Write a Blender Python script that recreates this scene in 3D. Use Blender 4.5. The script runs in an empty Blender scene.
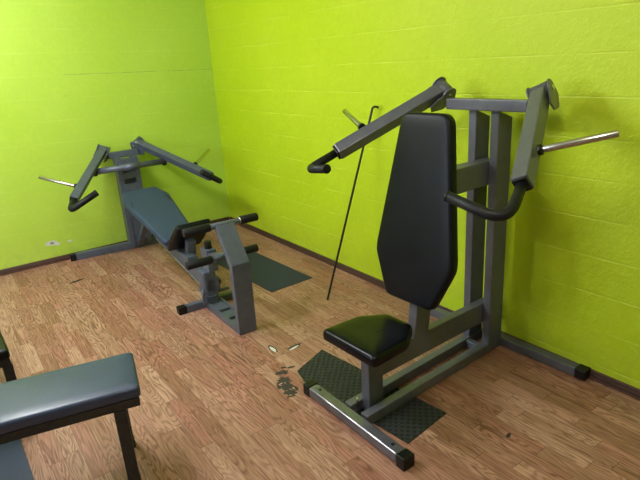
import bpy, bmesh, math, random
from mathutils import Vector, Matrix
random.seed(7)
C = bpy.context.scene.collection
V = Vector

# ------------------------------------------------------------------ materials
def lin(c):
    c = c / 255.0
    return c / 12.92 if c <= 0.04045 else ((c + 0.055) / 1.055) ** 2.4
def rgb(r, g, b): return (lin(r), lin(g), lin(b), 1.0)

class NT:
    def __init__(self, name):
        self.m = bpy.data.materials.new(name); self.m.use_nodes = True
        self.t = self.m.node_tree
        self.b = self.t.nodes['Principled BSDF']
        self.tc = self.t.nodes.new('ShaderNodeTexCoord')
    def node(self, typ, **kw):
        n = self.t.nodes.new(typ)
        for k, v in kw.items(): setattr(n, k, v)
        return n
    def link(self, a, b): self.t.links.new(a, b)
    def put(self, sock, v):
        if isinstance(v, (int, float)): sock.default_value = v
        elif isinstance(v, (tuple, list)): sock.default_value = v
        else: self.link(v, sock)
    def math(self, op, a, b=0.0, c=0.0):
        n = self.node('ShaderNodeMath', operation=op)
        for i, v in enumerate((a, b, c)): self.put(n.inputs[i], v)
        return n.outputs[0]
    def mix(self, f, a, b, blend='MIX'):
        n = self.node('ShaderNodeMix', data_type='RGBA', blend_type=blend)
        self.put(n.inputs[0], f); self.put(n.inputs[6], a); self.put(n.inputs[7], b)
        return n.outputs[2]
    def sep(self, v):
        n = self.node('ShaderNodeSeparateXYZ'); self.link(v, n.inputs[0]); return n.outputs
    def comb(self, x, y, z=0.0):
        n = self.node('ShaderNodeCombineXYZ')
        for i, v in enumerate((x, y, z)): self.put(n.inputs[i], v)
        return n.outputs[0]
    def noise(self, vec, scale, detail=3.0, rough=0.5, dist=0.0):
        n = self.node('ShaderNodeTexNoise')
        self.link(vec, n.inputs['Vector']); n.inputs['Scale'].default_value = scale
        n.inputs['Detail'].default_value = detail; n.inputs['Roughness'].default_value = rough
        n.inputs['Distortion'].default_value = dist
        return n.outputs['Fac']
    def white(self, vec):
        n = self.node('ShaderNodeTexWhiteNoise', noise_dimensions='3D'); self.link(vec, n.inputs['Vector'])
        return n.outputs['Value'], n.outputs['Color']
    def ramp(self, f, lo, hi):
        n = self.node('ShaderNodeMapRange'); n.clamp = True
        self.put(n.inputs[0], f); n.inputs[1].default_value = lo; n.inputs[2].default_value = hi
        return n.outputs[0]
    def bump(self, h, strength, dist=0.01, normal=None):
        n = self.node('ShaderNodeBump'); n.inputs['Strength'].default_value = strength
        n.inputs['Distance'].default_value = dist; self.link(h, n.inputs['Height'])
        if normal is not None: self.link(normal, n.inputs['Normal'])
        return n.outputs[0]
    def set(self, **kw):
        for k, v in kw.items(): self.put(self.b.inputs[k.replace('_', ' ')], v)

def simple(name, col, rough=0.5, metal=0.0, var=0.12, vscale=9.0, bump=0.0, bscale=200.0, col2=None, spec=0.5, coat=0.0):
    m = NT(name); o = m.tc.outputs['Object']
    n = m.noise(o, vscale, 4.0, 0.6)
    dark = tuple(c * (1 - var) for c in col[:3]) + (1,)
    lite = col2 or tuple(min(1, c * (1 + var)) for c in col[:3]) + (1,)
    m.set(Base_Color=m.mix(m.ramp(n, 0.3, 0.7), dark, lite), Metallic=metal, Specular_IOR_Level=spec, Coat_Weight=coat)
    m.set(Roughness=m.math('ADD', m.math('MULTIPLY', n, 0.16), rough - 0.08))
    if bump: m.set(Normal=m.bump(m.noise(o, bscale, 2.0), bump, 0.002))
    return m.m

M = {}
M['paint'] = simple('grey_painted_steel', rgb(95, 96, 107), 0.36, 0.2, 0.14, 14, 0.12, 350, spec=.6)
M['paint2'] = simple('blue_grey_painted_steel', rgb(88, 94, 111), 0.36, 0.2, 0.14, 14, 0.12, 350, spec=.6)
M['footpaint'] = simple('glossy_grey_painted_steel', rgb(90, 90, 100), 0.2, 0.2, 0.14, 14, 0.05, 350, spec=.8, coat=.4)
M['steel'] = simple('bare_chrome_steel', rgb(190, 188, 184), 0.22, 1.0, 0.06, 30)
M['darksteel'] = simple('dark_steel_bar', rgb(62, 60, 58), 0.4, 0.7, 0.15, 25)
M['vinyl'] = simple('black_vinyl', rgb(11, 14, 20), 0.40, 0.0, 0.2, 5, 0.18, 420, spec=0.22)
M['seatvinyl'] = simple('glossy_black_vinyl', rgb(6, 8, 17), 0.25, 0.0, 0.2, 5, 0.1, 300, spec=0.24)
M['bluevinyl'] = simple('slate_blue_vinyl', rgb(52, 66, 90), 0.45, 0.0, 0.1, 4, 0.15, 420, spec=.35)
M['benchvinyl'] = simple('worn_slate_vinyl', rgb(44, 56, 86), 0.33, 0.0, 0.12, 6, 0.25, 60, spec=0.6)
M['rubber'] = simple('black_rubber_grip', rgb(15, 17, 23), 0.5, 0.0, 0.15, 40, 0.2, 500, spec=.35)
M['cap'] = simple('black_plastic_cap', rgb(13, 13, 16), 0.4, 0.0, 0.1, 20, spec=.35)
M['blackframe'] = simple('worn_black_frame', rgb(40, 40, 42), 0.5, 0.15, 0.35, 40, 0.2, 300)
M['mat'] = simple('dark_rubber_mat', rgb(38, 46, 62), 0.7, 0.0, 0.2, 12, 0.3, 260)
M['bluemat'] = simple('slate_rubber_mat', rgb(50, 60, 78), 0.65, 0.0, 0.15, 12, 0.3, 260)
M['white'] = simple('white_tag', rgb(225, 225, 220), 0.6, 0.0, 0.05)
M['chip'] = simple('bare_chipped_patch', rgb(205, 205, 200), 0.8, 0.0, 0.15, 60)
M['chipdark'] = simple('grey_scuff', rgb(118, 122, 112), 0.8, 0.0, 0.3, 80)
M['tar'] = simple('dark_glue_residue', rgb(58, 54, 48), 0.75, 0.0, 0.4, 90, 0.5, 120)
M['ceil'] = simple('white_ceiling', rgb(225, 225, 218), 0.9, 0.0, 0.03)
M['farwall'] = simple('pale_far_wall', rgb(165, 168, 158), 0.9, 0.0, 0.03)
M['glint'] = simple('silver_edge_highlight', rgb(165, 170, 180), 0.4, 0.7, 0.2, 40)  # silver tone for the highlight imitated along the beam edge

def studmat():
    m = NT('studded_rubber_mat'); o = m.tc.outputs['Object']
    mp = m.node('ShaderNodeMapping'); m.link(o, mp.inputs[0]); mp.inputs['Rotation'].default_value = (0, 0, math.radians(45))
    x, y, z = m.sep(mp.outputs[0])
    fx = m.math('SUBTRACT', m.math('FRACT', m.math('DIVIDE', x, 0.030)), 0.5)
    fy = m.math('SUBTRACT', m.math('FRACT', m.math('DIVIDE', y, 0.030)), 0.5)
    d = m.math('SQRT', m.math('ADD', m.math('MULTIPLY', fx, fx), m.math('MULTIPLY', fy, fy)))
    hole = m.ramp(d, 0.40, 0.30)
    n = m.noise(o, 20, 4)
    base = m.mix(n, rgb(33, 35, 39), rgb(50, 52, 56))
    m.set(Base_Color=m.mix(hole, base, rgb(14, 15, 16)), Roughness=0.6)
    m.set(Normal=m.bump(m.math('SUBTRACT', 1.0, hole), 0.8, 0.006))
    return m.m
M['stud'] = studmat()

def wallmat(name, axis, shift, crack, ca, cb, bs):
    m = NT(name); o = m.tc.outputs['Object']; s = m.sep(o)
    h = s[axis]; z = m.math('ADD', s[2], m.math('MULTIPLY', h, shift))
    row = m.math('DIVIDE', m.math('ADD', z, 0.105), 0.2)
    fr = m.math('FRACT', row)
    dz = m.math('MULTIPLY', m.math('ABSOLUTE', m.math('SUBTRACT', fr, 0.5)), -0.2)
    dz = m.math('ADD', dz, 0.1)                               # metres from the nearest bed joint
    wob = m.math('MULTIPLY', m.math('SUBTRACT', m.noise(o, 7, 4), 0.5), 0.006)
    line = m.ramp(m.math('ABSOLUTE', m.math('ADD', dz, wob)), 0.006, 0.0015)
    rr = m.math('FLOOR', row)
    off = m.math('MULTIPLY', m.math('MODULO', rr, 2.0), 0.5)
    fv = m.math('FRACT', m.math('ADD', m.math('DIVIDE', h, 0.4), off))
    dv = m.math('MULTIPLY', m.math('SUBTRACT', 0.5, m.math('ABSOLUTE', m.math('SUBTRACT', fv, 0.5))), 0.4)
    vline = m.math('MULTIPLY', m.ramp(dv, 0.006, 0.001), 0.12)
    patchy = m.ramp(m.noise(o, 2.3, 3), 0.42, 0.62)
    joint = m.math('MULTIPLY', m.math('MAXIMUM', line, vline), m.math('ADD', m.math('MULTIPLY', patchy, 0.75), 0.15))
    fine = m.noise(o, 95, 3, 0.6); mid = m.noise(o, 26, 3, 0.55); big = m.noise(o, 1.1, 3)
    base = m.mix(m.ramp(big, 0.3, 0.7), ca, cb)
    base = m.mix(m.math('MULTIPLY', m.ramp(mid, 0.45, 0.75), 0.25), base, rgb(200, 222, 66))
    base = m.mix(m.math('MULTIPLY', joint, 0.30), base, rgb(216, 232, 110))
    grime = m.math('MULTIPLY', m.ramp(m.noise(o, 5.5, 5, 0.65), 0.66, 0.8), 0.25)
    base = m.mix(grime, base, rgb(150, 165, 40))
    low = m.math('MULTIPLY', m.ramp(s[2], 0.35, 0.03), m.ramp(m.noise(o, 12, 4, 0.6), 0.4, 0.75))
    base = m.mix(m.math('MULTIPLY', low, 0.35), base, rgb(160, 160, 90))
    if crack:
        cz = m.math('ABSOLUTE', m.math('ADD', m.math('SUBTRACT', z, 1.7025), m.math('MULTIPLY', wob, 0.6)))
        cm = m.math('MULTIPLY', m.ramp(cz, 0.0045, 0.0015), m.ramp(h, -1.56, -1.45))
        cm = m.math('MULTIPLY', cm, m.math('ADD', 0.35, m.ramp(m.noise(o, 9, 3), 0.4, 0.6)))
        base = m.mix(m.math('MULTIPLY', cm, 0.55), base, rgb(112, 130, 84))
    m.set(Base_Color=base, Roughness=0.5, Specular_IOR_Level=0.35)
    hgt = m.math('ADD', m.math('MULTIPLY', fine, 0.45), m.math('MULTIPLY', mid, 0.9))
    hgt = m.math('SUBTRACT', hgt, m.math('MULTIPLY', joint, 0.5))
    m.set(Normal=m.bump(hgt, bs, 0.006))
    return m.m
M['wall_l'] = wallmat('lime_block_wall_left', 0, 0.0277, True, rgb(174, 207, 64), rgb(183, 213, 82), 0.35)  # paler, bluer base than the right wall: white sheen put into the colour
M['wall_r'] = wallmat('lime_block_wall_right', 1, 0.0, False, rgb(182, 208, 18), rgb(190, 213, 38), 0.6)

def floormat():
    m = NT('laminate_floor'); o = m.tc.outputs['Object']; s = m.sep(o)
    PW, PL = 0.078, 0.47
    u = m.math('DIVIDE', m.math('ADD', s[0], 20.0), PW); row = m.math('FLOOR', u); fu = m.math('FRACT', u)
    r1, _ = m.white(m.comb(row, 3.3, 1.0))
    v = m.math('ADD', m.math('DIVIDE', m.math('ADD', s[1], 20.0), PL), m.math('MULTIPLY', r1, 9.0))
    cell = m.math('FLOOR', v); fv = m.math('FRACT', v)
    rnd, rc = m.white(m.comb(row, cell, 0.5)); rx = m.sep(rc)
    gx = m.math('ADD', m.math('MULTIPLY', s[0], 15.0), m.math('MULTIPLY', rx[0], 57.0))
    gy = m.math('ADD', m.math('MULTIPLY', s[1], 1.7), m.math('MULTIPLY', rx[1], 41.0))
    gv = m.comb(gx, gy, m.math('MULTIPLY', rx[2], 30.0))
    n = m.noise(gv, 1.0, 1.5, 0.45, 0.35)
    ring = m.math('ADD', m.math('MULTIPLY', m.math('SINE', m.math('MULTIPLY', n, 105.0)), 0.5), 0.5)
    ring = m.math('POWER', ring, 2.2)
    fib = m.noise(m.comb(m.math('MULTIPLY', s[0], 230.0), m.math('MULTIPLY', s[1], 9.0), rnd), 1.0, 3.0, 0.6)
    c = m.mix(rnd, rgb(154, 108, 88), rgb(192, 150, 129))
    c = m.mix(m.math('MULTIPLY', m.ramp(rx[1], 0.35, 1.0), 0.55), c, rgb(174, 110, 98))
    c = m.mix(m.math('MULTIPLY', ring, m.math('ADD', .42, m.math('MULTIPLY', rx[2], .42))), c, rgb(104, 66, 46))
    st = m.noise(m.comb(m.math('MULTIPLY', s[0], 105.0), m.math('MULTIPLY', s[1], 4.5), m.math('MULTIPLY', rnd, 9.0)), 1.0, 3.0, 0.65, 0.4)
    c = m.mix(m.math('MULTIPLY', m.ramp(st, 0.52, 0.7), 0.6), c, rgb(104, 68, 46))
    c = m.mix(m.math('MULTIPLY', m.ramp(st, 0.46, 0.3), 0.35), c, rgb(214, 178, 142))
    c = m.mix(m.math('MULTIPLY', m.ramp(fib, 0.45, 0.75), 0.35), c, rgb(110, 74, 52))
    eu = m.math('MULTIPLY', m.math('SUBTRACT', 0.5, m.math('ABSOLUTE', m.math('SUBTRACT', fu, 0.5))), PW)
    ev = m.math('MULTIPLY', m.math('SUBTRACT', 0.5, m.math('ABSOLUTE', m.math('SUBTRACT', fv, 0.5))), PL)
    seam = m.math('MAXIMUM', m.ramp(eu, 0.0018, 0.0006), m.ramp(ev, 0.0022, 0.0008))
    c = m.mix(m.math('MULTIPLY', seam, 0.6), c, rgb(78, 46, 28))
    blot = m.math('MULTIPLY', m.ramp(m.noise(o, 2.2, 4, 0.6), 0.5, 0.75), 0.22)
    c = m.mix(blot, c, rgb(120, 84, 60))
    spots = m.math('MULTIPLY', m.ramp(m.noise(o, 34, 2), 0.76, 0.82), 0.55)
    c = m.mix(spots, c, rgb(70, 55, 45))
    m.set(Base_Color=c, Specular_IOR_Level=0.4)
    m.set(Roughness=m.math('ADD', 0.42, m.math('MULTIPLY', fib, 0.2)))
    hh = m.math('SUBTRACT', m.math('MULTIPLY', fib, 0.4), seam)
    m.set(Normal=m.bump(hh, 0.25, 0.002))
    return m.m
M['floor'] = floormat()

def basemat():
    m = NT('dark_brown_baseboard'); o = m.tc.outputs['Object']; s = m.sep(o)
    n = m.noise(o, 18, 4, 0.6)
    c = m.mix(n, rgb(66, 40, 34), rgb(104, 72, 62))
    zl = m.math('MINIMUM', m.math('ABSOLUTE', m.math('SUBTRACT', s[2], .020)), m.math('ABSOLUTE', m.math('SUBTRACT', s[2], .041)))
    c = m.mix(m.math('MULTIPLY', m.ramp(zl, .006, .002), .75), c, rgb(22, 14, 12))  # dark stripes put the grooves' shade into the colour
    sc = m.ramp(m.noise(o, 11, 5, 0.7), 0.62, 0.75)
    c = m.mix(m.math('MULTIPLY', sc, 0.35), c, rgb(150, 140, 120))
    m.set(Base_Color=c, Roughness=0.45)
    return m.m
M['base'] = basemat()

# ------------------------------------------------------------------ geometry helpers
def bm_new(): return bmesh.new()

def add_hull(bm, lo, hi):
    """prism between two rings of points, given in order"""
    a = [bm.verts.new(p) for p in lo]; b = [bm.verts.new(p) for p in hi]; n = len(a)
    for i in range(n):
        bm.faces.new((a[i], a[(i + 1) % n], b[(i + 1) % n], b[i]))
    bm.faces.new(list(reversed(a))); bm.faces.new(b)

def add_box(bm, x0, x1, y0, y1, z0, z1):
    add_hull(bm, [(x0, y0, z0), (x1, y0, z0), (x1, y1, z0), (x0, y1, z0)],
             [(x0, y0, z1), (x1, y0, z1), (x1, y1, z1), (x0, y1, z1)])

def add_bar(bm, a, b, w, h, up=(0, 0, 1)):
    a, b, up = V(a), V(b), V(up)
    d = (b - a).normalized(); s = d.cross(up).normalized(); u = s.cross(d).normalized()
    ring = lambda p: [p - s * w / 2 - u * h / 2, p + s * w / 2 - u * h / 2, p + s * w / 2 + u * h / 2, p - s * w / 2 + u * h / 2]
    add_hull(bm, ring(a), ring(b))

def round_path(pts, rad, n=6):
    pts = [V(p) for p in pts]; out = [pts[0]]
    for i in range(1, len(pts) - 1):
        p = pts[i]; d0 = (pts[i - 1] - p); d1 = (pts[i + 1] - p)
        r = min(rad, d0.length * 0.48, d1.length * 0.48)
        a = p + d0.normalized() * r; b = p + d1.normalized() * r
        for k in range(n + 1):
            t = k / n
            out.append(a * (1 - t) ** 2 + p * 2 * t * (1 - t) + b * t * t)
    out.append(pts[-1]); return out

def add_tube(bm, pts, r, seg=16, radii=None):
    pts = [V(p) for p in pts]; n = len(pts); rings = []
    d = (pts[1] - pts[0]).normalized()
    ref = V((0, 0, 1)) if abs(d.z) < 0.9 else V((1, 0, 0))
    s = d.cross(ref).normalized()
    for i, p in enumerate(pts):
        t = ((pts[min(i + 1, n - 1)] - pts[max(i - 1, 0)])).normalized()
        s = (s - t * s.dot(t)).normalized(); u = t.cross(s)
        rr = radii[i] if radii else r
        rings.append([bm.verts.new(p + (s * math.cos(2 * math.pi * k / seg) + u * math.sin(2 * math.pi * k / seg)) * rr) for k in range(seg)])
    for a, b in zip(rings, rings[1:]):
        for k in range(seg):
            f = bm.faces.new((a[k], a[(k + 1) % seg], b[(k + 1) % seg], b[k])); f.smooth = True
    bm.faces.new(list(reversed(rings[0]))); bm.faces.new(rings[-1])

def rounded_cyl(bm, a, b, r, e=0.006, seg=20):
    a, b = V(a), V(b); d = (b - a).normalized()
    add_tube(bm, [a, a + d * e * .3, a + d * e, b - d * e, b - d * e * .3, b], r, seg, [r - e, r - e * .3, r, r, r - e * .3, r - e])

def outline(poly, inset, rad, n=5):
    """polygon (counter-clockwise) inset and with rounded corners; constant point count"""
    k = len(poly); P = [V((p[0], p[1])) for p in poly]; out = []
    lines = []
    for i in range(k):
        a, b = P[i], P[(i + 1) % k]; d = (b - a).normalized(); nrm = V((-d.y, d.x))
        lines.append((a + nrm * inset, d))
    Q = []
    for i in range(k):
        (p, d), (q, e) = lines[i - 1], lines[i]
        den = d.x * e.y - d.y * e.x
        t = ((q.x - p.x) * e.y - (q.y - p.y) * e.x) / den
        Q.append(p + d * t)
    for i in range(k):
        p = Q[i]; d0 = Q[i - 1] - p; d1 = Q[(i + 1) % k] - p
        ri = rad[i] if isinstance(rad, (list, tuple)) else rad
        r = min(max(ri - inset * 0.4, 0.004), d0.length * .45, d1.length * .45)
        a = p + d0.normalized() * r; b = p + d1.normalized() * r
        for j in range(n + 1):
            t = j / n
            out.append(a * (1 - t) ** 2 + p * 2 * t * (1 - t) + b * t * t)
    return out

def add_pad(bm, poly, T, e, rad, fn, puff=0.004, sag=None):
    """upholstered pad: fn(u, v, w) maps outline plane + thickness to space"""
    prof = [(0.010, 0.0), (0.002, 0.004), (0.0, 0.010), (0.0, T - e)]
    for a in (22, 45, 68, 90):
        prof.append((e * (1 - math.cos(math.radians(a))), T - e + e * math.sin(math.radians(a))))
    prof += [(e + 0.02, T + puff * .6), (e + 0.05, T + puff)]
    rings = []
    for ins, w in prof:
        rings.append([bm.verts.new(fn(p.x, p.y, w)) for p in outline(poly, ins, rad)])
    n = len(rings[0])
    for a, b in zip(rings, rings[1:]):
        for i in range(n):
            f = bm.faces.new((a[i], a[(i + 1) % n], b[(i + 1) % n], b[i])); f.smooth = True
    bm.faces.new(list(reversed(rings[0])))
    f = bm.faces.new(rings[-1]); f.smooth = True

def obj(name, bm, mat, parent=None, bev=0.0, seg=2):
    bmesh.ops.recalc_face_normals(bm, faces=bm.faces)
    me = bpy.data.meshes.new(name); bm.to_mesh(me); bm.free(); me.materials.append(mat)
    o = bpy.data.objects.new(name, me); C.objects.link(o)
    if parent: o.parent = parent
    if bev:
        b = o.modifiers.new('bevel', 'BEVEL'); b.width = bev; b.segments = seg; b.limit_method = 'ANGLE'; b.angle_limit = math.radians(40)
    return o

def thing(name, label, cat, loc, rz=0.0, group=None):
    o = bpy.data.objects.new(name, None); C.objects.link(o)
    o.location = loc; o.rotation_euler = (0, 0, rz); o.empty_display_size = .1
    o['label'] = label; o['category'] = cat
    if group: o['group'] = group
    return o
def tag(o, label, cat, group=None):
    o['label'] = label; o['category'] = cat
    if group: o['group'] = group
    return o
def structure(name, bm, mat, parent=None):
    o = obj(name, bm, mat, parent)
    if parent is None: o['kind'] = 'structure'
    return o
def boxo(name, mat, parent, x0, x1, y0, y1, z0, z1, bev=0.004):
    b = bm_new(); add_box(b, x0, x1, y0, y1, z0, z1); return obj(name, b, mat, parent, bev)
def baro(name, mat, parent, a, b, w, h, up=(0, 0, 1), bev=0.004):
    m = bm_new(); add_bar(m, a, b, w, h, up); return obj(name, m, mat, parent, bev)

# ------------------------------------------------------------------ room
XL, YB, ZC = -5.2, -7.0, 2.85
WT = 0.014                                                    # wall face sits behind the baseboard face
b = bm_new(); add_box(b, XL, WT, YB, WT, -0.06, 0.0); floor = structure('floor', b, M['floor'])
b = bm_new(); add_box(b, XL, WT, YB, WT, ZC, ZC + .06); structure('ceiling', b, M['ceil'])
b = bm_new(); add_box(b, XL, WT + .1, WT, WT + .1, -0.06, ZC); wl = structure('wall_left', b, M['wall_l'])
b = bm_new(); add_box(b, WT, WT + .1, YB, WT, -0.06, ZC); wr = structure('wall_right', b, M['wall_r'])
b = bm_new(); add_box(b, XL - .1, XL, YB, WT, -0.06, ZC); structure('wall_side', b, M['farwall'])
b = bm_new(); add_box(b, XL, WT, YB - .1, YB, -0.06, ZC); structure('wall_back', b, M['farwall'])

def baseboard(name, axis):
    prof = [(WT, 0), (0.0, 0), (0.0, .016), (0.004, .019), (0.002, .024), (0.002, .038), (0.006, .042), (0.006, .050), (WT, .056)]
    b = bm_new()
    if axis == 'y':
        add_hull(b, [(p, YB, q) for p, q in prof], [(p, 0.0, q) for p, q in prof])
    else:
        add_hull(b, [(XL, p, q) for p, q in prof], [(0.0, p, q) for p, q in prof])
    return structure(name, b, M['base'])
baseboard('baseboard_right', 'y'); baseboard('baseboard_left', 'x')

def blob(name, mat, parent, c, ex, ey, rx, ry, nrm, n=18, jag=0.35, h=0.0012):
    """thin ragged patch lying on a surface"""
    c, ex, ey, nrm = V(c), V(ex), V(ey), V(nrm)
    b = bm_new(); lo = []; hi = []
    for i in range(n):
        a = 2 * math.pi * i / n; k = 1 - jag * random.random()
        p = c + ex * math.cos(a) * rx * k + ey * math.sin(a) * ry * k
        lo.append(p); hi.append(p + nrm * h)
    add_hull(b, lo, hi)
    return obj(name, b, mat, parent)
X_, Y_, Z_ = (1, 0, 0), (0, 1, 0), (0, 0, 1)
blob('paint_chip', M['chip'], wl, (-1.90, WT - .0012, .200), X_, Z_, .060, .028, (0, -1, 0))
blob('paint_chip', M['chipdark'], wl, (-1.895, WT - .0022, .200), X_, Z_, .022, .012, (0, -1, 0))
blob('paint_chip', M['chip'], wl, (-1.850, WT - .0012, .180), X_, Z_, .034, .016, (0, -1, 0))
blob('paint_chip', M['chip'], wl, (-1.735, WT - .0012, .183), X_, Z_, .026, .014, (0, -1, 0))
blob('floor_scuff', M['tar'], floor, (-1.85, -.67, 0), (.9, .3, 0), (-.3, .9, 0), .085, .02, Z_)
blob('floor_chip', M['tar'], floor, (-1.149, -2.872, 0), Y_, (-1, 0, 0), .060, .020, Z_, jag=.25, h=.0008)
blob('floor_chip', M['chip'], floor, (-1.152, -2.882, 0), Y_, (-1, 0, 0), .046, .013, Z_, jag=.2, h=.0014)
blob('floor_chip', M['tar'], floor, (-1.030, -2.948, 0), (.99, .12, 0), (-.12, .99, 0), .062, .020, Z_, jag=.3, h=.0008)
blob('floor_chip', M['chip'], floor, (-1.038, -2.957, 0), (.99, .12, 0), (-.12, .99, 0), .046, .010, Z_, jag=.25, h=.0014)
for (px, py, rx, ry) in ((-1.250, -3.150, .045, .034), (-1.285, -3.225, .055, .045), (-1.305, -3.290, .055, .046), (-1.325, -3.350, .050, .036), (-1.178, -3.136, .03, .014), (-1.215, -3.110, .02, .012), (-1.345, -3.265, .012, .035), (-1.275, -3.340, .012, .03), (-1.34, -3.385, .03, .01)):
    blob('glue_stain', M['tar'], floor, (px, py, 0), (.94, -.34, 0), (.34, .94, 0), rx, ry, Z_, n=34, jag=.55)
blob('floor_scuff', M['tar'], floor, (-.72, -4.33, 0), (.9, .3, 0), (-.3, .9, 0), .025, .012, Z_)

# ------------------------------------------------------------------ shared press-arm builder
def press_arm(root, S, inn, w, h, paint, rad, gr=.0185, roll=.45):
    """S = (pivot, tube_end, corner, tip, horn_base, horn_tip) in the machine's own space"""
    piv, end, cor, tip, hb, ht = [V(p) for p in S]
    d = (end - piv).normalized()
    upv = V((0, 0, 1)) + V(inn) * roll
    ax = d.cross(upv).normalized(); un = ax.cross(d).normalized()
    arm = baro('press_arm', paint, root, piv + d * .024, end, w, h, upv, .006)
    b = bm_new(); add_tube(b, [piv - ax * .046, piv + ax * .046], .039, 28); obj('bushing', b, paint, arm)
    for s in (-1, 1):                                        # ear plates of the pivot bracket, fixed to the top bar
        b = bm_new(); ring = []
        for k in range(15):
            a = math.pi * (k / 14 * 1.0 + .1)
            ring.append(piv + d * math.cos(a) * .045 + un * math.sin(a) * .045)
        ring += [piv - d * .034 - un * .060, piv + d * .045 - un * .088, piv + d * .120 - un * .056, piv + d * .124 - un * .012, piv + d * .070 + un * .012]
        add_hull(b, [p + ax * (s * .047) for p in ring], [p + ax * (s * .055) for p in ring])
        pl = obj('pivot_plate', b, paint, root, .0015)
        b = bm_new(); add_tube(b, [piv + ax * (s * .054), piv + ax * (s * .060)], .013, 6); obj('pivot_bolt', b, M['steel'], pl)
    b = bm_new(); add_bar(b, end - d * .004, end + d * .012, w * .86, h * .86, upv); obj('end_plug', b, M['cap'], arm, .003)
    path = round_path([end - d * .01, cor, tip], rad, 10)
    b = bm_new(); add_tube(b, path, gr, 18)
    g = obj('hand_grip', b, M['rubber'], arm)
    t = (tip - cor).normalized()
    b = bm_new(); rounded_cyl(b, tip - t * .006, tip + t * .008, gr + .0015); obj('grip_end', b, M['cap'], g)
    b = bm_new(); rounded_cyl(b, hb, ht, .0155, .002)
    hrn = obj('weight_horn', b, M['steel'], arm)
    hd = (ht - hb).normalized()
    b = bm_new(); add_tube(b, [hb - hd * .005, hb + hd * .014], .023, 18); obj('horn_collar', b, M['cap'], hrn)
    return arm

# ------------------------------------------------------------------ upright press machine by the right wall
P1 = M['paint']
t1 = thing('shoulder_press_machine', 'grey upright seated press machine with tall black backrest standing against the right wall', 'exercise machine', (0, -3.80, 0), 0.0355)
ff = baro('front_foot', M['footpaint'], t1, (-1.224, .388, .0335), (-1.244, -.292, .0335), .064, .057, Z_, .011)
ff.modifiers[0].segments = 4
for a, b_ in (((-1.2225, .438, .031), (-1.2235, .386, .031)), ((-1.2435, -.290, .031), (-1.2455, -.345, .031))):
    baro('end_cap', M['cap'], ff, a, b_, .069, .066, Z_, .006)
for y in (.325, -.235):
    b = bm_new(); add_tube(b, [(-1.232 - (.04 - y) * .03, y, .062), (-1.232 - (.04 - y) * .03, y, .066)], .009, 6); obj('bolt', b, M['cap'], ff)
baro('base_rail', P1, t1, (-1.19, .135, .033), (-.062, .163, .033), .05, .055)
baro('base_rail', P1, t1, (-1.19, .012, .033), (-.062, .030, .033), .05, .055)
rf = boxo('rear_foot', P1, t1, -.064, -.006, -.465, .63, .005, .058)
boxo('end_cap', M['cap'], rf, -.068, -.003, -.525, -.463, 0, .063, .006)
boxo('end_cap', M['cap'], rf, -.068, -.003, .628, .69, 0, .063, .006)
boxo('cross_plate', P1, t1, -.235, -.195, .05, .14, .005, .055)
for y0, y1 in ((.002, .052), (.143, .193)):
    b = bm_new()
    add_hull(b, [(-.19, y0, .058), (-.066, y0, .058), (-.066, y1, .058), (-.19, y1, .058)],
             [(-.19, y0, 1.437), (-.066, y0, 1.39), (-.066, y1, 1.39), (-.19, y1, 1.437)])
    obj('upright', b, P1, t1, .004)
boxo('top_bar', P1, t1, -.232, -.174, -.180, .318, 1.436, 1.495, .005)
boxo('lower_beam', P1, t1, -1.112, -.10, .055, .108, .187, .315)
boxo('upper_beam', P1, t1, -.64, -.10, .055, .140, 1.03, 1.165)
boxo('seat_post', P1, t1, -1.114, -1.016, .052, .111, .008, .40)
b = bm_new(); add_tube(b, [(-1.155, .10, .055), (-1.155, .10, .10)], .006, 10); obj('pin', b, M['steel'], t1)
bpost = baro('backrest_post', P1, t1, (-.724, .083, .30), (-.605, .083, 1.20), .056, .112, (1, 0, 0))
# backrest pad (measured outline; u across, v up the pad)
tilt = V((.128, 0, .905)).normalized(); nrm = V((-tilt.z, 0, tilt.x))
o0 = V((-.815, .080, .535))
poly = [(-.158, -.012), (.158, -.012), (.258, .212), (.258, .262), (.150, .95), (-.150, .95), (-.258, .262), (-.258, .212)]
b = bm_new()
add_pad(b, poly, .054, .020, [.032, .032, .02, .02, .055, .055, .02, .02], lambda u, v, w: o0 + V((0, -1, 0)) * u + tilt * v + nrm * (w - .058))
obj('backrest_pad', b, M['vinyl'], t1)
b = bm_new()
sp = [(-.195, -1.235), (-.195 + .39, -1.235), (.182, -1.0), (.088, -.865), (-.088, -.865), (-.182, -1.0)]
add_pad(b, [(p[0], p[1]) for p in sp], .058, .024, .03, lambda u, v, w: V((v, .072 + u * -1 * -1, .40 + w)), .005)
obj('seat_pad', b, M['seatvinyl'], t1)
LA = [(-.192, .366, 1.541), (-.760, .645, 1.245), (-.928, .697, 1.170), (-.988, .462, 1.209), (-.598, .611, 1.362), (-.500, .876, 1.434)]
RA = [(-.192, -.226, 1.531), (-.766, -.513, 1.227), (-.945, -.572, 1.118), (-.996, -.328, 1.193), (-.604, -.479, 1.336), (-.506, -.746, 1.410)]
press_arm(t1, LA, (0, -1, 0), .070, .076, P1, .05, .0235, .72)
press_arm(t1, RA, (0, 1, 0), .070, .076, P1, .12, .0225)

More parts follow.
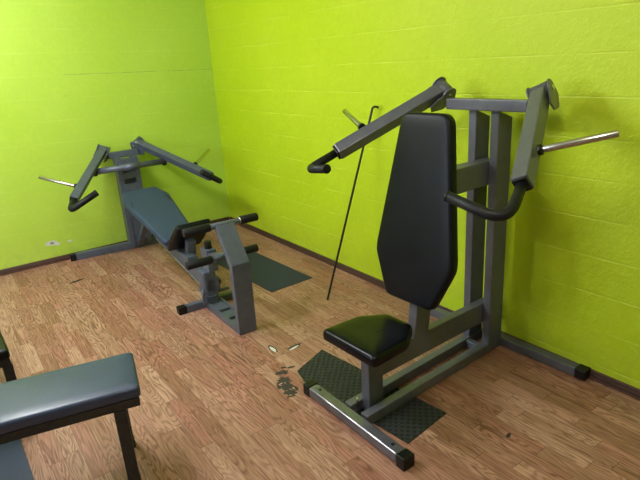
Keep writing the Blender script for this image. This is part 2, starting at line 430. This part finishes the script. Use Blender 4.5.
# ------------------------------------------------------------------ decline press bench by the left wall
P2 = M['paint2']
t2 = thing('decline_press_bench', 'grey decline press bench with slate pad and leg rollers in front of the left wall', 'exercise machine', (-1.15, -2.55, 0), -0.02)
cx = -.01
fr = bm_new(); add_box(fr, cx - .066, cx + .066, -.028, .022, 0, .505); obj('front_panel', fr, P2, t2, .005)
b = bm_new()
add_hull(b, [(cx - .066, -.028, .505), (cx + .066, -.028, .505), (cx + .066, .022, .485), (cx - .066, .022, .485)],
         [(cx - .066, .155, .738), (cx + .066, .155, .738), (cx + .066, .185, .70), (cx - .066, .185, .70)])
obj('slanted_panel', b, P2, t2, .005)
for s in (-1, 1): boxo('foot_rail', P2, t2, cx + s * .056 - .010, cx + s * .056 + .010, .02, .57, 0, .05, .003)
for y0, y1 in ((.36, .53), (.20, .32), (.04, .16)):
    boxo('foot_plate', P2, t2, cx - .047, cx + .047, y0, y1, .012, .040)
fb = boxo('front_foot', P2, t2, -.222, .205, .55, .605, 0, .055)
boxo('end_cap', M['cap'], fb, -.285, -.220, .546, .609, 0, .060, .008)
boxo('end_cap', M['cap'], fb, .203, .268, .546, .609, 0, .060, .008)
b = bm_new(); add_box(b, -.085, .022, .50, .60, .03, .30); obj('front_post', b, P2, t2, .018, 4)
# main beam
bl = lambda y: .166 + .147 * (y - .71)
b = bm_new()
add_hull(b, [(cx - .05, .50, bl(.5)), (cx + .05, .50, bl(.5)), (cx + .05, .50, bl(.5) + .10), (cx - .05, .50, bl(.5) + .10)],
         [(cx - .05, 2.36, bl(2.36)), (cx + .05, 2.36, bl(2.36)), (cx + .05, 2.36, bl(2.36) + .10), (cx - .05, 2.36, bl(2.36) + .10)])
obj('main_beam', b, P2, t2, .004)
# added silver bar imitating light caught on the beam's lower left edge
baro('edge_highlight', M['glint'], t2, (cx - .054, .62, bl(.62) + .006), (cx - .054, 1.6, bl(1.6) + .006), .006, .012)
# pad carriers
baro('pad_support', P2, t2, (cx, 1.06, .345), (cx, 2.05, .625), .05, .05)
for y, z in ((1.25, .25), (1.75, .33)):
    b = bm_new(); add_box(b, cx - .03, cx + .03, y - .03, y + .03, z, .40 + (y - 1.25) * .28); obj('support_post', b, P2, t2, .003)
baro('diagonal_brace', P2, t2, (cx, 2.38, .05), (cx, 2.03, .36), .05, .05)
# back pad: head end near the wall
e_v = V((0, 1, .293)).normalized(); e_n = V((0, -e_v.z, e_v.y))
o2 = V((cx, 1.10, .415))
poly2 = [(-.132, 0), (.150, 0), (.205, .745), (.205, .79), (.143, .965), (-.158, .965), (-.216, .79), (-.216, .745)]
b = bm_new(); add_pad(b, poly2, .055, .018, .03, lambda u, v, w: o2 + V((1, 0, 0)) * u + e_v * v + e_n * (w - .055))
bp = obj('back_pad', b, M['bluevinyl'], t2)
for u, v in ((-.168, .70), (.168, .70)):
    p = o2 + V((1, 0, 0)) * u + e_v * v
    baro('pad_slot', M['cap'], bp, p - V((.012 if u < 0 else -.012, .05, 0)) + e_n * .002 - V((0, 0, .0146)), p + V((.012 if u < 0 else -.012, .05, 0)) + e_n * .002 + V((0, 0, .0146)), .010, .006, e_n)
# thigh pad rising towards the knee roller
f_v = V((0, -.30, .235)).normalized(); f_n = V((0, f_v.z, -f_v.y))
o3 = V((cx, 1.045, .345))
poly3 = [(-.128, -.02), (.150, -.02), (.155, .10), (.145, .395), (-.135, .395), (-.138, .10)]
b = bm_new(); add_pad(b, poly3, .05, .016, .02, lambda u, v, w: o3 + V((1, 0, 0)) * u + f_v * v + f_n * w)
tp = obj('thigh_pad', b, M['vinyl'], t2)
baro('pad_bracket', P2, t2, (cx, .93, .25), (cx, .86, .455), .07, .06, (0, 1, 0))
b = bm_new(); add_box(b, cx - .075, cx + .005, .78, .96, .295, .345); obj('bracket_plate', b, P2, t2, .004)
b = bm_new(); add_box(b, cx - .02, cx + .055, .50, .62, .29, .46); obj('adjuster_box', b, P2, t2, .004)
b = bm_new(); rounded_cyl(b, (cx + .02, .56, .455), (cx + .02, .56, .515), .028); obj('adjuster_knob', b, M['cap'], t2)
baro('roller_arm', P2, t2, (cx + .015, .56, .40), (cx + .015, .235, .485), .05, .045)
# rollers
def roller(name, y, z, fl, fr_):
    b = bm_new(); add_tube(b, [(-.26, y, z), (.22, y, z)], .021, 18); ax_ = obj(name, b, P2, t2)
    for x0, x1 in (fl, fr_):
        b = bm_new(); rounded_cyl(b, (x0, y, z), (x1, y, z), .029, .005); obj('foam_pad', b, M['rubber'], ax_)
    for x in (fl[1], fr_[0]):
        b = bm_new(); add_tube(b, [(x - .006, y, z), (x + .006, y, z)], .026, 18); obj('collar', b, M['steel'] if x > 0 else P2, ax_)
    return ax_
roller('knee_roller', .19, .729, (-.29, -.105), (.115, .25))
roller('ankle_roller', .236, .487, (-.285, -.10), (.12, .25))
# pull pin with lanyard at the front post
b = bm_new(); add_tube(b, [(.05, .55, .10), (.05, .55, .17)], .010, 12); rounded_cyl(b, (.05, .55, .165), (.05, .55, .20), .02); obj('pull_pin', b, M['cap'], t2)
baro('pin_bracket', P2, t2, (.0, .53, .115), (.12, .53, .115), .03, .02)
b = bm_new(); add_tube(b, round_path([(-.095, .60, .16), (-.105, .52, .14), (-.06, .485, .10), (.0, .49, .105)], .05, 6), .006, 10); obj('lanyard', b, P2, t2)
b = bm_new(); add_tube(b, round_path([(-.10, .50, .17), (-.11, .49, .09), (-.095, .50, .03)], .03, 6), .010, 10); obj('hook', b, P2, t2)
# rear base and column
rb = baro('rear_foot', P2, t2, (-.62, 2.475, .035), (.50, 2.395, .035), .060, .068)
baro('end_cap', M['cap'], rb, (-.675, 2.479, .036), (-.619, 2.475, .036), .064, .072, Z_, .006)
baro('end_cap', M['cap'], rb, (.499, 2.395, .036), (.555, 2.391, .036), .064, .072, Z_, .006)
for x in (-.088, .078):
    boxo('upright', P2, t2, x - .025, x + .025, 2.34, 2.455, .055, .945)
for z0, z1 in ((.86, .93), (.735, .80), (.60, .685)):
    boxo('column_plate', P2, t2, -.07, .06, 2.335, 2.36, z0, z1)
boxo('top_bar', P2, t2, -.155, .135, 2.41, 2.468, .940, 1.0, .005)
boxo('back_plate', P2, t2, -.066, .056, 2.40, 2.41, .30, .93)
boxo('column_web', P2, t2, -.066, .056, 2.352, 2.362, .055, .60)
b = bm_new(); add_tube(b, [(-.335, 2.24, .868), (.315, 2.24, .868)], .029, 18); sb = obj('stop_bar', b, P2, t2)
b = bm_new(); add_tube(b, [(-.075, 2.24, .868), (.085, 2.24, .868)], .033, 18); obj('sleeve', b, P2, sb)
for x0, x1 in ((-.36, -.325), (.305, .34)):
    b = bm_new(); rounded_cyl(b, (x0, 2.24, .868), (x1, 2.24, .868), .042, .005); obj('bumper', b, M['rubber'], sb)
for x in (-.088, .078):
    b = bm_new(); add_box(b, x - .005, x + .005, 2.235, 2.345, .84, .90); obj('bar_bracket', b, P2, t2, .002)
L2 = [(-.178, 2.478, 1.028), (-.640, 1.808, .733), (-.700, 1.70, .670), (-.484, 1.626, .796), (-.564, 1.985, .812), (-.815, 2.195, .906)]
R2 = [(.158, 2.478, 1.050), (.620, 1.808, .722), (.680, 1.70, .672), (.462, 1.630, .816), (.544, 1.990, .829), (.795, 2.196, .915)]
press_arm(t2, L2, (1, 0, 0), .070, .072, P2, .06, .027)
press_arm(t2, R2, (-1, 0, 0), .070, .072, P2, .06, .027)

# ------------------------------------------------------------------ benches at the left edge
def bench(name, label, loc, rz, L, W, top, mats, splay=0.0, group=None, lx=.055):
    r = thing(name, label, 'bench', loc, rz, group)
    b = bm_new()
    add_pad(b, [(-L, -W / 2), (0, -W / 2), (0, W / 2), (-L, W / 2)], .052, .016, .022, lambda u, v, w: V((u, v, top - .052 + w)), .004)
    p = obj('bench_pad', b, mats[0], r)
    for s in (-1, 1): boxo('side_rail', mats[1], r, -L + .02, -.010, s * (W / 2 - .028) - .022, s * (W / 2 - .028) + .022, top - .095, top - .052)
    for x in (-.035, -L + .045): boxo('cross_rail', mats[1], r, x - .022, x + .022, -W / 2 + .05, W / 2 - .05, top - .093, top - .054)
    for x, sx in ((-lx, 1), (-L + lx + .02, -1)):
        for s in (-1, 1):
            y = s * (W / 2 - .022)
            fx = x + sx * splay
            lg = baro('leg', mats[1], r, (x, y, top - .095), (fx - sx * splay * .1, y, .03), .046, .05, (1, 0, 0))
            baro('foot_cap', M['cap'], lg, (fx - sx * splay * .12, y, .045), (fx, y, 0), .052, .056, (1, 0, 0), .006)
    return r, p
bA, pA = bench('flat_bench', 'slate vinyl flat bench on worn black legs in the near left corner', (-2.110, -3.374, 0), math.radians(-12.3), 1.15, .336, .50, (M['benchvinyl'], M['blackframe']), lx=.095)
bB, pB = bench('flat_bench', 'dark vinyl bench cut off at the left edge, behind the slate flat bench', (-2.676, -2.74, 0), math.radians(-90 + 1.5), 1.15, .27, .48, (M['vinyl'], M['blackframe']))
b = bm_new(); add_box(b, -.045, -.020, .1352, .1365, .440, .458); obj('tag', b, M['white'], pB)

# ------------------------------------------------------------------ mats and the leaning bar
pts = [(-1.176, -3.200), (-.92, -3.099), (-.814, -4.031), (-1.123, -4.069), (-1.205, -3.318)]
b = bm_new(); add_hull(b, [(x, y, 0) for x, y in pts], [(x, y, .0045) for x, y in pts])
m1 = tag(obj('rubber_mat', b, M['stud']), 'black studded rubber mat lying under the upright seated press machine', 'mat')
b = bm_new(); add_box(b, -.205, .205, -.49, .49, 0, .006)
m2 = tag(obj('rubber_mat', b, M['mat'], None, .002), 'smooth dark rubber mat on the floor beside the right wall, behind the leg rollers', 'mat')
m2.location = (-.51, -1.61, 0); m2.rotation_euler = (0, 0, .04)
b = bm_new(); add_box(b, -.38, 0, -.9, 0, 0, .006)
m3 = tag(obj('rubber_mat', b, M['bluemat'], None, .002), 'slate blue rubber mat on the floor beneath the near flat bench', 'mat')
m3.location = (-2.60, -2.72, 0); m3.rotation_euler = (0, 0, .02)
b = bm_new()
add_tube(b, round_path([(-.451, -2.528, .004), (-.040, -2.638, 1.398), (-.024, -2.652, 1.403), (-.006, -2.662, 1.394)], .012, 5), .0082, 12)
tag(obj('steel_rod', b, M['darksteel']), 'thin dark steel rod with hooked top leaning against the right wall', 'rod')

# ------------------------------------------------------------------ light
def area(name, loc, sx, sy, power, col=(1, .97, .92), rot=(0, 0, 0)):
    l = bpy.data.lights.new(name, 'AREA'); l.shape = 'RECTANGLE'; l.size = sx; l.size_y = sy; l.energy = power; l.color = col
    o = bpy.data.objects.new(name, l); C.objects.link(o); o.location = loc; o.rotation_euler = rot
    return o
def bulb(name, loc, power, col, rad=.11):
    l = bpy.data.lights.new(name, 'POINT'); l.shadow_soft_size = rad; l.energy = power; l.color = col
    o = bpy.data.objects.new(name, l); C.objects.link(o); o.location = loc
    return o
for ly, pw in ((-2.3, 56), (-1.9, 22), (-1.5, 22), (-1.1, 18)):
    bulb('ceiling_lamp', (-2.6, ly, 2.62), pw, (.97, 1.0, 1.0), .10)
bulb('ceiling_lamp', (-1.9, -4.9, 2.65), 37, (1.0, .92, .74))
bulb('ceiling_lamp', (-3.6, -3.1, 2.60), 29, (.95, 1.0, 1.06))
area('window_daylight', (-5.1, -2.4, 1.75), 1.1, 1.4, 46, (.86, .96, 1.15), (0, math.radians(-90), 0))
w = bpy.data.worlds.new('World'); bpy.context.scene.world = w; w.use_nodes = True
w.node_tree.nodes['Background'].inputs[0].default_value = (.8, .85, 1, 1)
w.node_tree.nodes['Background'].inputs[1].default_value = 0.3

# ------------------------------------------------------------------ camera
f, yaw, pitch, roll, cxx, cyy, czz = 538.09, .6065, .3258, -.063, -2.6072, -5.5859, 1.75
cy, sy = math.cos(yaw), math.sin(yaw)
f0 = V((sy, cy, 0)); r0 = V((cy, -sy, 0)); u0 = V((0, 0, 1))
fw = f0 * math.cos(pitch) - u0 * math.sin(pitch); u = u0 * math.cos(pitch) + f0 * math.sin(pitch)
r = r0 * math.cos(roll) + u * math.sin(roll); u2 = -r0 * math.sin(roll) + u * math.cos(roll)
cam = bpy.data.cameras.new('camera'); co = bpy.data.objects.new('camera', cam); C.objects.link(co)
mw = Matrix((r, u2, -fw)).transposed().to_4x4(); mw.translation = V((cxx, cyy, czz)); co.matrix_world = mw
cam.sensor_width = 36; cam.lens = f / 640 * 36; cam.clip_start = .05
bpy.context.scene.camera = co
vs = bpy.context.scene.view_settings
vs.view_transform = 'Standard'; vs.look = 'None'; vs.exposure = 0.0
